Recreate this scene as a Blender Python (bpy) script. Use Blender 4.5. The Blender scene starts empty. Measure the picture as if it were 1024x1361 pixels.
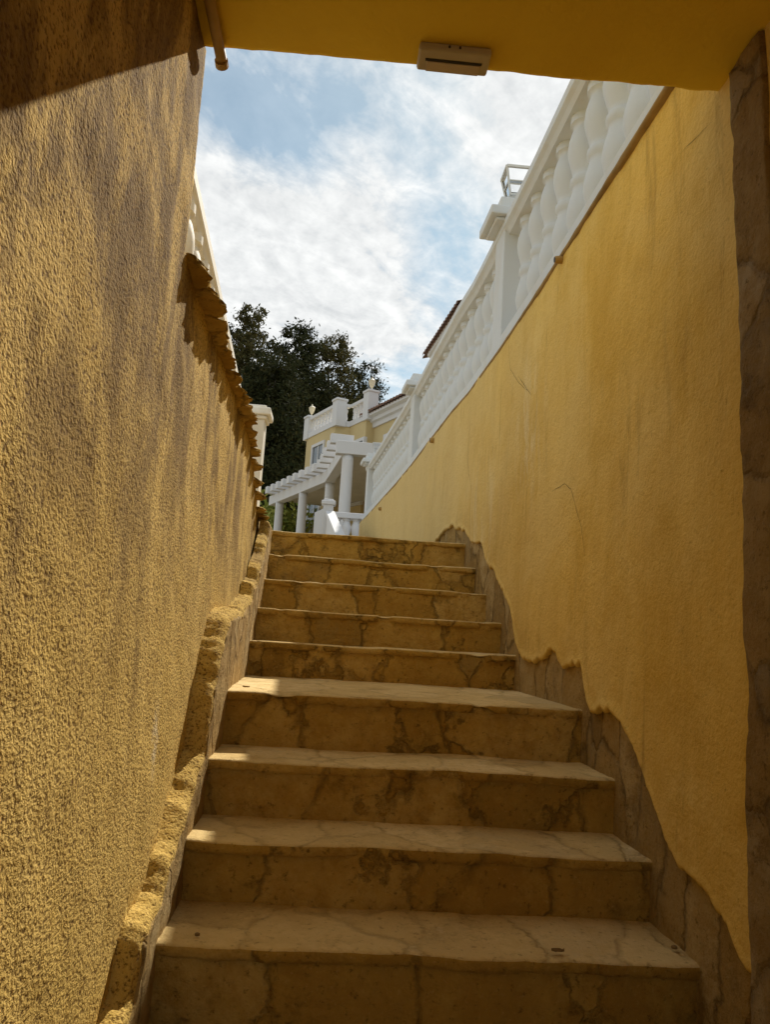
import bpy, bmesh, math, random
from mathutils import Vector, noise as mnoise
R = math.radians
S = bpy.context.scene
COL = S.collection
EYE = 0.87                                   # height of the lens above the passage floor (m)

# ------------------------------------------------------------------ camera
F, CX, CY = 1022.0, 512.0, 680.5
YAW, PITCH, ROLL = R(3.2), R(9.1), R(3.5)
cy_, sy_ = math.cos(YAW), math.sin(YAW); cp_, sp_ = math.cos(PITCH), math.sin(PITCH)
FW = Vector((sy_*cp_, cy_*cp_, sp_)); RT = Vector((cy_, -sy_, 0)); UP = Vector((-sy_*sp_, -cy_*sp_, cp_))
def ray(px, py):
    u = (px-CX)/F; v = -(py-CY)/F
    c, s = math.cos(ROLL), math.sin(ROLL)
    return FW + RT*(u*c - v*s) + UP*(u*s + v*c)
def atY(px, py, Y):                          # a surveyed point: bearing + distance along the path
    r = ray(px, py); r = r*(Y/r.y); return Vector((r.x, r.y, r.z+EYE))
def atZ(px, py, Z):
    r = ray(px, py); r = r*((Z-EYE)/r.z); return Vector((r.x, r.y, r.z+EYE))
cam = bpy.data.cameras.new('camera'); camo = bpy.data.objects.new('camera', cam); COL.objects.link(camo)
cam.sensor_fit = 'VERTICAL'; cam.sensor_height = 24.0; cam.sensor_width = 24.0
cam.lens = 24.0*F/1361.0
cam.clip_start = 0.02; cam.clip_end = 2000
from mathutils import Matrix
c, s = math.cos(ROLL), math.sin(ROLL)
XR_ = RT*c + UP*s; YU_ = -RT*s*(1) + UP*c     # image right / image up in the world
XR_ = RT*math.cos(ROLL) + UP*math.sin(ROLL)
YU_ = RT*(-math.sin(ROLL)) + UP*math.cos(ROLL)
M4 = Matrix((( XR_.x, YU_.x, -FW.x, 0), (XR_.y, YU_.y, -FW.y, 0), (XR_.z, YU_.z, -FW.z, EYE), (0, 0, 0, 1)))
camo.matrix_world = M4
S.camera = camo

# ------------------------------------------------------------------ mesh helpers
class MB:
    def __init__(self): self.v = []; self.f = []; self.m = []
    def add(self, vs, fs, mi=0):
        o = len(self.v); self.v += [tuple(q) for q in vs]
        for f in fs: self.f.append(tuple(i+o for i in f)); self.m.append(mi)
        return self
    def box(self, x0, x1, y0, y1, z0, z1, mi=0):
        return self.add([(x0,y0,z0),(x1,y0,z0),(x1,y1,z0),(x0,y1,z0),(x0,y0,z1),(x1,y0,z1),(x1,y1,z1),(x0,y1,z1)],
                        [(0,3,2,1),(4,5,6,7),(0,1,5,4),(1,2,6,5),(2,3,7,6),(3,0,4,7)], mi)
    def obox(self, p, ux, w, d, h, uz=Vector((0,0,1)), mi=0):
        """box with a corner-centre p (middle of its foot), ux horizontal axis, w along ux, d across, h up"""
        ux = Vector(ux).normalized(); uy = uz.cross(ux).normalized()
        p = Vector(p); P = []
        for z in (0, h):
            for a, b in ((-1,-1),(1,-1),(1,1),(-1,1)): P.append(p + ux*(a*w/2) + uy*(b*d/2) + uz*z)
        return self.add(P, [(0,3,2,1),(4,5,6,7),(0,1,5,4),(1,2,6,5),(2,3,7,6),(3,0,4,7)], mi)
    def bar(self, a, b, w, h, mi=0):
        """square bar from a to b"""
        a = Vector(a); b = Vector(b); t = (b-a).normalized()
        side = t.cross(Vector((0,0,1)))
        side = Vector((1,0,0)) if side.length < 1e-4 else side.normalized()
        up = side.cross(t)
        P = []
        for q in (a, b):
            for i, j in ((-1,-1),(1,-1),(1,1),(-1,1)): P.append(q + side*(i*w/2) + up*(j*h/2))
        return self.add(P, [(0,1,2,3),(7,6,5,4),(0,4,5,1),(1,5,6,2),(2,6,7,3),(3,7,4,0)], mi)
    def lathe(self, base, prof, n=14, mi=0):
        base = Vector(base); o = []
        for r, z in prof:
            for k in range(n):
                a = 2*math.pi*k/n; o.append(base + Vector((r*math.cos(a), r*math.sin(a), z)))
        fs = []
        for i in range(len(prof)-1):
            for k in range(n):
                k2 = (k+1) % n; fs.append((i*n+k, i*n+k2, (i+1)*n+k2, (i+1)*n+k))
        fs.append(tuple(reversed(range(n)))); fs.append(tuple(range((len(prof)-1)*n, len(prof)*n)))
        return self.add(o, fs, mi)
    def tube(self, pts, r, n=10, mi=0):
        o = []; pts = [Vector(p) for p in pts]
        for i, p in enumerate(pts):
            t = (pts[min(i+1, len(pts)-1)] - pts[max(i-1, 0)]).normalized()
            a = t.cross(Vector((0,0,1)))
            a = Vector((1,0,0)) if a.length < 1e-3 else a.normalized()
            b = a.cross(t); rr = r[i] if isinstance(r, (list, tuple)) else r
            for k in range(n):
                g = 2*math.pi*k/n; o.append(p + a*(rr*math.cos(g)) + b*(rr*math.sin(g)))
        fs = []
        for i in range(len(pts)-1):
            for k in range(n):
                k2 = (k+1) % n; fs.append((i*n+k, (i+1)*n+k, (i+1)*n+k2, i*n+k2))
        fs.append(tuple(range(n))); fs.append(tuple(reversed(range((len(pts)-1)*n, len(pts)*n))))
        return self.add(o, fs, mi)
    def grid(self, rows, mi=0, flip=False, mfun=None):
        """rows: list of equally long lists of points"""
        n = len(rows[0]); o = len(self.v)
        for r in rows: self.v += [tuple(q) for q in r]
        for i in range(len(rows)-1):
            for k in range(n-1):
                q = (o+i*n+k, o+i*n+k+1, o+(i+1)*n+k+1, o+(i+1)*n+k)
                self.f.append(q[::-1] if flip else q); self.m.append(mfun(i, k) if mfun else mi)
        return self
    def sweep(self, path, sec, closed=True, mi=0):
        """sec: closed list of (across, up) offsets carried along a polyline lying level"""
        rows = []; path = [Vector(p) for p in path]
        for i, p in enumerate(path):
            t = path[min(i+1, len(path)-1)] - path[max(i-1, 0)]; t.z = 0; t.normalize()
            nrm = Vector((t.y, -t.x, 0))
            rows.append([p + nrm*a + Vector((0,0,b)) for a, b in sec] + [p + nrm*sec[0][0] + Vector((0,0,sec[0][1]))])
        self.grid(rows, mi)
        n = len(sec); o = len(self.v)
        self.add([rows[0][k] for k in range(n)], [tuple(range(n))], mi)
        self.add([rows[-1][k] for k in range(n)], [tuple(reversed(range(n)))], mi)
        return self
    def build(self, name, mats, parent=None, smooth=False, bevel=0.0, merge=False):
        me = bpy.data.meshes.new(name); me.from_pydata(self.v, [], self.f)
        if not isinstance(mats, (list, tuple)): mats = [mats]
        for m in mats: me.materials.append(m)
        if len(mats) > 1: me.polygons.foreach_set('material_index', self.m)
        if smooth: me.polygons.foreach_set('use_smooth', [True]*len(self.f))
        bm = bmesh.new(); bm.from_mesh(me)
        if merge: bmesh.ops.remove_doubles(bm, verts=bm.verts, dist=1e-5)
        if not merge or True: bmesh.ops.recalc_face_normals(bm, faces=bm.faces) if merge != 'keep' else None
        bm.to_mesh(me); bm.free()
        me.update()
        o = bpy.data.objects.new(name, me); COL.objects.link(o)
        if parent: o.parent = parent; o.matrix_parent_inverse = Matrix.Translation(-parent_world(parent))
        if bevel:
            b = o.modifiers.new('bevel', 'BEVEL'); b.width = bevel; b.segments = 2; b.limit_method = 'ANGLE'; b.angle_limit = R(40)
        return o
def parent_world(o):
    v = Vector((0,0,0))
    while o: v += o.location + o.matrix_parent_inverse.translation; o = o.parent
    return v
def tag(o, label=None, cat=None, group=None, kind=None):
    for k, val in (('label', label), ('category', cat), ('group', group), ('kind', kind)):
        if val: o[k] = val
    return o
def thing(name, label, cat, loc=(0,0,0), group=None):
    o = bpy.data.objects.new(name, None); o.empty_display_size = .1; COL.objects.link(o); o.location = loc
    return tag(o, label, cat, group)
def copy_tree(o, off, parent=None):
    c = o.copy(); COL.objects.link(c)
    if parent: c.parent = parent
    else: c.location = Vector(o.location) + Vector(off)
    for ch in o.children: copy_tree(ch, off, c)
    return c
def N(x, y, z, sc=1.0): return mnoise.noise(Vector((x*sc, y*sc, z*sc)))
def fbm(x, y, z, sc, o=3):
    t = 0; a = 1
    for i in range(o): t += a*N(x+i*7.1, y-i*3.3, z+i*1.7, sc); sc *= 2.1; a *= .5
    return t
def lerp(tab, y):
    if y <= tab[0][0]: return tab[0][1]
    for (a, b), (c_, d) in zip(tab, tab[1:]):
        if y <= c_: return b + (d-b)*(y-a)/(c_-a)
    return tab[-1][1]
def frange(a, b, st):
    n = max(1, round((b-a)/st)); return [a+(b-a)*i/n for i in range(n+1)]

# ------------------------------------------------------------------ materials
class NT:
    def __init__(self, name):
        self.m = bpy.data.materials.new(name); self.m.use_nodes = True; self.t = self.m.node_tree
        self.p = self.t.nodes['Principled BSDF']; self.out = self.t.nodes['Material Output']
        self.tc = self.t.nodes.new('ShaderNodeTexCoord').outputs['Object']
    def n(self, typ, **kw):
        x = self.t.nodes.new('ShaderNode'+typ)
        for k, v in kw.items():
            if k in x.inputs.keys(): self.set(x.inputs[k], v)
            else: setattr(x, k, v)
        return x
    def set(self, inp, v):
        if hasattr(v, 'is_output'): self.t.links.new(v, inp)
        else: inp.default_value = v
    def map(self, scale=(1,1,1), loc=(0,0,0), src=None):
        m = self.n('Mapping'); self.set(m.inputs['Vector'], src or self.tc); m.inputs['Scale'].default_value = scale; m.inputs['Location'].default_value = loc
        return m.outputs[0]
    def noise(self, scale, detail=4, rough=.55, vec=None, dist=0.0):
        x = self.n('TexNoise'); self.set(x.inputs['Vector'], vec or self.tc)
        x.inputs['Scale'].default_value = scale; x.inputs['Detail'].default_value = detail; x.inputs['Roughness'].default_value = rough; x.inputs['Distortion'].default_value = dist
        return x.outputs['Fac']
    def vor(self, scale, feature='F1', vec=None, out='Distance', rand=1.0):
        x = self.n('TexVoronoi'); x.feature = feature; self.set(x.inputs['Vector'], vec or self.tc); x.inputs['Scale'].default_value = scale; x.inputs['Randomness'].default_value = rand
        return x.outputs[out]
    def ramp(self, fac, stops):
        r = self.n('ValToRGB'); self.set(r.inputs[0], fac); e = r.color_ramp.elements
        while len(e) < len(stops): e.new(.5)
        for el, (p, c) in zip(e, stops):
            el.position = p; el.color = (c, c, c, 1) if isinstance(c, (int, float)) else (*c, 1)
        return r.outputs[0]
    def mix(self, f, a, b, typ='MIX'):
        x = self.n('Mix'); x.data_type = 'RGBA'; x.blend_type = typ
        self.set(x.inputs[0], f)
        for i, v in ((6, a), (7, b)):
            if isinstance(v, (tuple, list)): v = (*v[:3], 1)
            elif isinstance(v, (int, float)): v = (v, v, v, 1)
            self.set(x.inputs[i], v)
        return x.outputs[2]
    def math(self, op, a, b=None, c=None):
        x = self.n('Math'); x.operation = op; self.set(x.inputs[0], a)
        if b is not None: self.set(x.inputs[1], b)
        if c is not None: self.set(x.inputs[2], c)
        return x.outputs[0]
    def bump(self, h, dist, strength=1.0, normal=None):
        b = self.n('Bump'); self.set(b.inputs['Height'], h); b.inputs['Distance'].default_value = dist; b.inputs['Strength'].default_value = strength
        if normal: self.set(b.inputs['Normal'], normal)
        return b.outputs[0]
    def blob(self, cen, rad):
        """soft round patch at a place on the surface"""
        m = self.n('Mapping'); m.vector_type = 'POINT'; self.set(m.inputs['Vector'], self.tc)
        m.inputs['Scale'].default_value = [1/r for r in rad]; m.inputs['Location'].default_value = [-c_/r for c_, r in zip(cen, rad)]
        l = self.n('VectorMath'); l.operation = 'LENGTH'; self.set(l.inputs[0], m.outputs[0])
        mr = self.n('MapRange'); mr.interpolation_type = 'SMOOTHSTEP'; self.set(mr.inputs[0], l.outputs['Value'])
        for i, v in ((1, 0.0), (2, 1.0), (3, 1.0), (4, 0.0)): mr.inputs[i].default_value = v
        return mr.outputs[0]
    def done(self, color, rough=.85, normal=None, spec=.3):
        if isinstance(color, (tuple, list)): color = (*color[:3], 1)
        self.set(self.p.inputs['Base Color'], color); self.set(self.p.inputs['Roughness'], rough)
        self.p.inputs['Specular IOR Level'].default_value = spec
        if normal: self.set(self.p.inputs['Normal'], normal)
        return self.m

YEL = (.62, .405, .115)
def m_coarse():
    t = NT('coarse_yellow_stucco')
    gm = t.map((1, .8, 1.0)); g1 = t.noise(165, 3, .6, gm); g2 = t.noise(70, 4, .6, gm); g3 = t.vor(125, 'SMOOTH_F1', gm)
    grain = t.math('ADD', t.math('ADD', t.math('MULTIPLY', g1, .6), t.math('MULTIPLY', g2, .25)), t.math('MULTIPLY', g3, .22))
    hgt = t.ramp(grain, [(.36, 0.0), (.66, 1.0)])
    base = t.mix(t.ramp(t.noise(1.6, 5, .6), [(.3, 0.), (.7, 1.)]), (.60, .405, .10), (.68, .475, .145))
    base = t.mix(t.ramp(t.noise(34, 3, .6), [(.45, 0.), (.7, .5)]), base, (.52, .33, .07))
    # weather stains: broad blotches with dripping lower edges, mostly on the upper half
    sep = t.n('SeparateXYZ'); t.set(sep.inputs[0], t.tc)
    hi = t.n('MapRange'); t.set(hi.inputs[0], sep.outputs[2])
    for i, v in ((1, EYE-.1), (2, EYE+.55), (3, .06), (4, 1.0)): hi.inputs[i].default_value = v
    blot = t.math('ADD', t.math('MULTIPLY', t.noise(2.6, 7, .66, t.map((1, 1.5, .8), (0, 1.3, .4)), .8), .72), t.math('MULTIPLY', t.noise(1.0, 7, .74, t.map((1, 8, 1.9), (0, 2, 0)), 1.2), .28))
    dd = t.math('MULTIPLY', t.ramp(blot, [(.45, 0.), (.56, 1.0)]), hi.outputs[0])
    for ce, ra, am in (((-.41,1.30,EYE+.50),(.25,.07,.30),.7), ((-.41,1.38,EYE+.58),(.25,.035,.22),.6), ((-.41,1.56,EYE+.92),(.25,.035,.30),.8), ((-.41,1.44,EYE+.12),(.25,.12,.35),.55), ((-.41,1.08,EYE+.28),(.25,.10,.22),.6), ((-.41,1.62,EYE+.02),(.25,.05,.45),.5), ((-.41,.97,EYE+.10),(.25,.05,.2),.55)):
        dd = t.math('MAXIMUM', dd, t.math('MULTIPLY', t.blob(ce, ra), t.ramp(t.noise(3.5, 7, .7, t.map((1, 1.7, 1.0), (0, am*9, 0)), 1.0), [(.34, .0), (.50, am*1.3)])))
    sp = t.ramp(t.math('ADD', t.math('MULTIPLY', grain, .8), t.math('MULTIPLY', t.noise(20, 5, .7), .2)), [(.40, 1.0), (.54, .5)])
    c = t.mix(t.math('MULTIPLY', dd, t.math('MULTIPLY', sp, 1.0)), base, (.17, .10, .025))
    c = t.mix(t.math('MULTIPLY', dd, .72), c, (.22, .135, .035))
    pit = t.ramp(grain, [(.40, .9), (.51, 0.0)])
    c = t.mix(pit, c, (.16, .09, .022))
    scrape = t.math('MULTIPLY', t.blob((-.40, 1.86, EYE-.27), (.2, .045, .12)), t.ramp(t.noise(26, 4, .7), [(.42, 0), (.54, .6)]))
    c = t.mix(scrape, c, (.78, .68, .46))
    n1 = t.bump(t.noise(11, 4), .005, .4)
    n2 = t.bump(hgt, .0032, 1.0, n1)
    return t.done(c, .95, n2, .12)
def m_fine():
    t = NT('weathered_yellow_render')
    v = t.noise(1.0, 6, .65, t.map((1, 3.6, .8)), .6)
    big = t.noise(1.5, 6, .6, dist=.4)
    c = t.mix(t.ramp(v, [(.34, 0.), (.66, 1.)]), (.81, .555, .14), (.67, .42, .075))
    c = t.mix(t.ramp(big, [(.44, 0.), (.64, .6)]), c, (.81, .60, .21))
    c = t.mix(t.ramp(t.noise(2.6, 7, .68, t.map((1, 1, 1), (5, 1, 2)), .5), [(.50, 0.), (.66, .6)]), c, (.62, .385, .065))
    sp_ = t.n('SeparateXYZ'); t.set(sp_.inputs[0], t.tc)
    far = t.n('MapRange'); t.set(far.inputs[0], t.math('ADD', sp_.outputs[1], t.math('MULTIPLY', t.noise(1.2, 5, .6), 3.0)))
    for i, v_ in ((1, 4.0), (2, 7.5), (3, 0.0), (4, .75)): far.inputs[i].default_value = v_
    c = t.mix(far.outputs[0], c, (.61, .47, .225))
    st = t.math('MULTIPLY', t.ramp(t.noise(1.0, 7, .72, t.map((1, 10, 1.3), (3, 1, 0)), .8), [(.55, 0.), (.70, .6)]), t.ramp(t.noise(1.4, 3), [(.42, .1), (.6, 1.)]))
    c = t.mix(st, c, (.34, .20, .045))
    pale = t.math('MULTIPLY', t.math('MAXIMUM', t.blob((.8, 3.35, EYE+.95), (.5, .38, .6)), t.blob((.8, 4.3, EYE+.62), (.5, .6, .6))), t.ramp(t.noise(1.0, 6, .74, t.map((1, 9, 2.2), (0, 5, 0)), .7), [(.48, 0.), (.62, .75)]))
    c = t.mix(pale, c, (.78, .66, .38))
    sp = t.ramp(t.noise(60, 3, .65), [(.60, 0.), (.74, .5)])
    c = t.mix(sp, c, (.40, .24, .045))
    n1 = t.bump(t.noise(4.0, 4), .03, .6)
    n2 = t.bump(t.math('ADD', t.noise(75, 5, .65), t.math('MULTIPLY', t.noise(24, 4), .8)), .007, .9, n1)
    return t.done(c, .92, n2, .15)
def m_soffit():
    t = NT('ochre_soffit_paint')
    c = t.mix(t.ramp(t.noise(2.2, 5), [(.3, 0.), (.72, 1.)]), (.84, .60, .06), (.74, .50, .045))
    n = t.bump(t.noise(80, 4, .6), .003, .7, t.bump(t.noise(5, 3), .012, .4))
    return t.done(c, .9, n, .2)
def stone(name, ca, cb, cc, scale=3.0, joint=.5, dark=(.10, .06, .02), bumpd=.012, msc=(1, .8, 1.25)):
    """irregular slabs set in mortar: blotchy colour per stone, hairline broken joints, pitting and damp stains"""
    t = NT(name)
    w = t.n('VectorMath'); w.operation = 'ADD'; t.set(w.inputs[0], t.tc)
    nz = t.n('TexNoise'); t.set(nz.inputs['Vector'], t.tc); nz.inputs['Scale'].default_value = 5.0; nz.inputs['Detail'].default_value = 7; nz.inputs['Roughness'].default_value = .62
    sc = t.n('VectorMath'); sc.operation = 'SCALE'; t.set(sc.inputs[0], nz.outputs['Color']); sc.inputs['Scale'].default_value = .15
    t.set(w.inputs[1], sc.outputs[0])
    vec = t.map(msc, src=w.outputs[0])
    cell = t.n('TexVoronoi'); t.set(cell.inputs['Vector'], vec); cell.inputs['Scale'].default_value = scale
    edge = t.vor(scale, 'DISTANCE_TO_EDGE', vec)
    hue = t.n('SeparateColor'); t.set(hue.inputs[0], cell.outputs['Color'])
    c = t.mix(hue.outputs[0], ca, cb)
    c = t.mix(t.ramp(hue.outputs[1], [(.5, 0.), (.75, .9)]), c, cc)
    c = t.mix(t.ramp(hue.outputs[2], [(.72, 0.), (.9, .45)]), c, dark)
    blot = t.noise(11, 8, .74)
    c = t.mix(t.ramp(blot, [(.40, 0.), (.62, .8)]), c, cb)
    c = t.mix(t.ramp(t.noise(7, 8, .76, t.map((1,1,1), (4,2,9))), [(.50, 0.), (.64, .7)]), c, ca)
    c = t.mix(t.ramp(t.noise(5.5, 9, .78, t.map((1,1,1), (7,3,1))), [(.56, 0.), (.69, .62)]), c, dark)
    c = t.mix(t.ramp(t.noise(48, 5, .74), [(.57, 0.), (.69, .7)]), c, dark)
    c = t.mix(t.ramp(t.noise(90, 3, .6, t.map((1,1,1), (1,8,3))), [(.60, 0.), (.74, .45)]), c, cc)
    crack = t.math('MULTIPLY', t.ramp(edge, [(.0, 1.0), (.02, .6), (.05, 0.0)]), t.ramp(t.noise(7, 6, .7), [(.38, .0), (.58, 1.0)]))
    c = t.mix(t.math('MULTIPLY', crack, joint), c, dark)
    h = t.math('ADD', t.math('MULTIPLY', t.ramp(edge, [(.0, 0.0), (.03, 1.0)]), .45), t.math('MULTIPLY', t.noise(13, 8, .68), 1.5))
    n = t.bump(t.noise(120, 5, .7), .0035, .9, t.bump(h, bumpd, .9))
    return t.done(c, .95, n, .1)
def m_white(name='white_paint', c0=(.61, .635, .64), stain=(.55, .47, .34), amt=.5):
    t = NT(name)
    st = t.ramp(t.noise(1.0, 5, .65, t.map((5, 5, 1.2))), [(.5, 0.), (.78, amt)])
    c = t.mix(st, c0, stain)
    n = t.bump(t.noise(40, 4, .6), .002, .5)
    return t.done(c, .7, n, .3)
def simple(name, col, rough=.7, var=.25, sc=6, metal=0.0, spec=.3):
    t = NT(name)
    c = t.mix(t.ramp(t.noise(sc, 4), [(.3, 0.), (.7, 1.)]), col, tuple(q*(1-var) for q in col))
    t.p.inputs['Metallic'].default_value = metal
    return t.done(c, rough, t.bump(t.noise(sc*8, 3), .002, .3), spec)
def m_leaf(name, a, b):
    t = NT(name)
    oi = t.n('NewGeometry')
    c = t.mix(oi.outputs['Random Per Island'], a, b)
    t.set(t.p.inputs['Base Color'], c); t.p.inputs['Roughness'].default_value = .95
    t.p.inputs['Specular IOR Level'].default_value = .04
    tr = t.n('BsdfTranslucent'); t.set(tr.inputs['Color'], c)
    mx = t.n('MixShader'); mx.inputs[0].default_value = .12
    t.set(mx.inputs[1], t.p.outputs[0]); t.set(mx.inputs[2], tr.outputs[0]); t.set(t.out.inputs['Surface'], mx.outputs[0])
    return t.m
def m_glass(name, col=(.05,.06,.07)):
    t = NT(name); return t.done(col, .06, None, .6)
def m_clear():
    t = NT('clear_lantern_glass'); t.p.inputs['Transmission Weight'].default_value = 1.0; t.p.inputs['IOR'].default_value = 1.05
    return t.done((.95,.96,.96), .05, None, .3)
def m_tile():
    t = NT('terracotta_roof_tile')
    c = t.mix(t.ramp(t.noise(9, 4), [(.3,0.),(.7,1.)]), (.20,.115,.08), (.12,.075,.055))
    return t.done(c, .9, None, .2)

M = dict(coarse=m_coarse(), fine=m_fine(), soffit=m_soffit(),
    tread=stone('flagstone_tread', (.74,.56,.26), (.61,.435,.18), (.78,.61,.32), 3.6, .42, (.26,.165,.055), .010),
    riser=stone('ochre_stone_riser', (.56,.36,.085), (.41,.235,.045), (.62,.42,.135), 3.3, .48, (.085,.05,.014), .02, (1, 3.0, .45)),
    skirt=stone('brown_skirting_stone', (.47,.325,.13), (.36,.23,.075), (.52,.39,.19), 4.0, .7, (.11,.065,.02), .02, (.6, 1.3, .5)),
    quoin=stone('grey_brown_quoin_stone', (.38,.255,.10), (.27,.165,.05), (.41,.31,.17), 2.6, .6, (.10,.06,.02), .02),
    cap=stone('ragged_cap_stone', (.56,.37,.10), (.42,.26,.06), (.60,.42,.14), 7.0, .5, (.11,.07,.025), .012),
    white=m_white(), whitefar=m_white('white_masonry_paint', (.62,.63,.65), (.6,.55,.45), .3),
    cream=m_white('cream_white_paint', (.78,.74,.64), (.5,.42,.28), .55),
    plast=simple('aged_white_plastic', (.50,.43,.33), .5, .12, 8), slot=simple('dark_slot', (.03,.025,.02), .6),
    lens=simple('frosted_lens', (.55,.45,.36), .35, .1, 10),
    pipe=simple('painted_conduit', (.46,.29,.09), .6, .3, 14),
    house=simple('house_yellow_render', (.58,.47,.25), .9, .12, 1.2), glass=m_glass('window_glass', (.10,.12,.14)),
    tile=m_tile(), bark=simple('bark', (.09,.07,.05), .95, .4, 5), porch=simple('porch_plaster', (.62,.58,.50), .9, .12, 2),  # porch plaster is one pale grey-beige tone
    leaf=m_leaf('pine_foliage', (.04,.044,.016), (.105,.088,.032)), leaf2=m_leaf('dark_evergreen_foliage', (.02,.027,.012), (.045,.045,.018)),  # lighter pine tone puts sunlit patches into the leaf colour
    shrub=m_leaf('yellow_green_foliage', (.16,.20,.04), (.30,.30,.07)), dry=simple('dry_leaf', (.30,.19,.07), .9, .5, 60),
    path=stone('path_flagstone', (.45,.34,.18), (.38,.27,.13), (.5,.4,.24), 2.5, .5), earth=simple('dry_earth', (.38,.31,.20), 1, .35, .7),
    ironwork=simple('dark_iron', (.05,.05,.05), .5), bed=simple('brown_mortar_bed', (.36,.23,.08), .95, .4, 9), crack=simple('crack_shadow', (.13,.075,.02), 1, .3, 30), clear=m_clear(), brass=simple('gilded_lamp', (.75,.68,.5), .4, .2, 20))

# ------------------------------------------------------------------ plan lines (x as a function of distance y along the stairs)
XRT = [(-3,.86),(1.5,.86),(2.0,.85),(2.8,.836),(3.4,.82),(4.0,.80),(4.8,.765),(5.2,.725),(6.1,.668),(7.1,.608),(8.0,.54),(8.85,.466),(10.0,.37),(10.9,.285),(11.2,.26)]
XLT = [(-3,-.40),(1.6,-.41),(2.3,-.418),(3.3,-.438),(4.2,-.462),(4.9,-.49),(6,-.55)]      # left wall face
def xr(y): return lerp(XRT, y)
def xl(y): return lerp(XLT, y)
NOSE = [(1.80,-.684),(2.06,-.532),(2.32,-.378),(2.61,-.209),(3.50,-.056),(3.80,.095),(4.12,.257),(4.43,.42),(4.74,.5975)]
XS = [(1.6,-.335),(1.80,-.337),(2.61,-.340),(2.9,-.355),(3.5,-.374),(4.12,-.392),(4.74,-.424)]   # left end of the steps
def xs(y): return lerp(XS, y)
TOPZ = EYE+.5975

# ------------------------------------------------------------------ structure: floor, ground, path, ceiling, rear
b = MB(); b.grid([[(x, y, .006*fbm(x, y, 0, 3)) for x in frange(-.6, 1.0, .08)] for y in frange(-1.65, 1.9, .1)])
tag(b.build('floor', M['path'], smooth=True), kind='structure')
b = MB(); b.grid([[(x, y, TOPZ-.004+.006*fbm(x, y, 0, 3)) for x in frange(-.65, 1.1, .1)] for y in frange(5.0, 11.6, .15)])
tag(b.build('path', M['path'], smooth=True), kind='structure')
b = MB()
zl, zr_, zg = EYE+.83, EYE+1.58, TOPZ-.03
b.add([(-300,-1.7,zl),(-.62,-1.7,zl),(-.62,6.3,zl),(-300,6.3,zl)], [(0,1,2,3)])
b.add([(1.05,-1.7,zr_),(300,-1.7,zr_),(300,13,zr_),(.45,13,zr_),(.45,11,zr_),(.80,7.1,zr_),(.98,4,zr_)], [(0,1,2,3,4,5,6)])
b.add([(-600,6.3,zg),(-.62,6.3,zg),(-.62,4.9,zg),(1.3,4.9,zg),(1.3,13,zg),(600,13,zg),(600,900,zg),(-600,900,zg)], [(0,1,2,3,4,5,6,7)])
b.add([(-600,-600,-.02),(600,-600,-.02),(600,-1.55,-.02),(-600,-1.55,-.02)], [(0,1,2,3)])
b.add([(-300,-1.7,-.02),(-.70,-1.7,-.02),(-.70,-1.7,zl),(-300,-1.7,zl)], [(0,1,2,3)])
b.add([(1.05,-1.7,-.02),(300,-1.7,-.02),(300,-1.7,zr_),(1.05,-1.7,zr_)], [(0,1,2,3)])
b.add([(-300,6.3,zg),(-.62,6.3,zg),(-.62,6.3,zl),(-300,6.3,zl)], [(0,1,2,3)])
b.add([(.45,13,zg),(300,13,zg),(300,13,zr_),(.45,13,zr_)], [(0,1,2,3)])
tag(b.build('ground', M['earth']), kind='structure')
# ceiling over the passage, its front edge slightly ragged
b = MB(); xsn = frange(-.72, 1.25, .02)
def yedge(x): return 1.695 - .018*(x+.41) + .004*fbm(x, 3, 1, 5) + .003*fbm(x, 9, 2, 22)
def zedge(x): return EYE+1.382 + .004*fbm(x, 5, 7, 4) + (.0035*max(0, fbm(x, 1, 2, 13)))
rows = [[(x, -1.72, EYE+1.38) for x in xsn]]
for y in frange(.2, 1.0, .1): rows.append([(x, y, EYE+1.38+.002*fbm(x, y, 0, 6)) for x in xsn])
for t in (.3,.5,.65,.78,.88,.95,.985): rows.append([(x, 1.0+(yedge(x)-1.0)*t, EYE+1.38+(zedge(x)-EYE-1.38)*t**4) for x in xsn])
rows.append([(x, yedge(x), zedge(x)+.003) for x in xsn]); rows.append([(x, yedge(x)+.004, zedge(x)+.012) for x in xsn])
rows.append([(x, 1.70, EYE+1.80) for x in xsn]); rows.append([(x, -1.72, EYE+1.80) for x in xsn]); rows.append(rows[0])
b.grid(rows)
tag(b.build('ceiling', M['soffit'], smooth=False), kind='structure')
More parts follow.
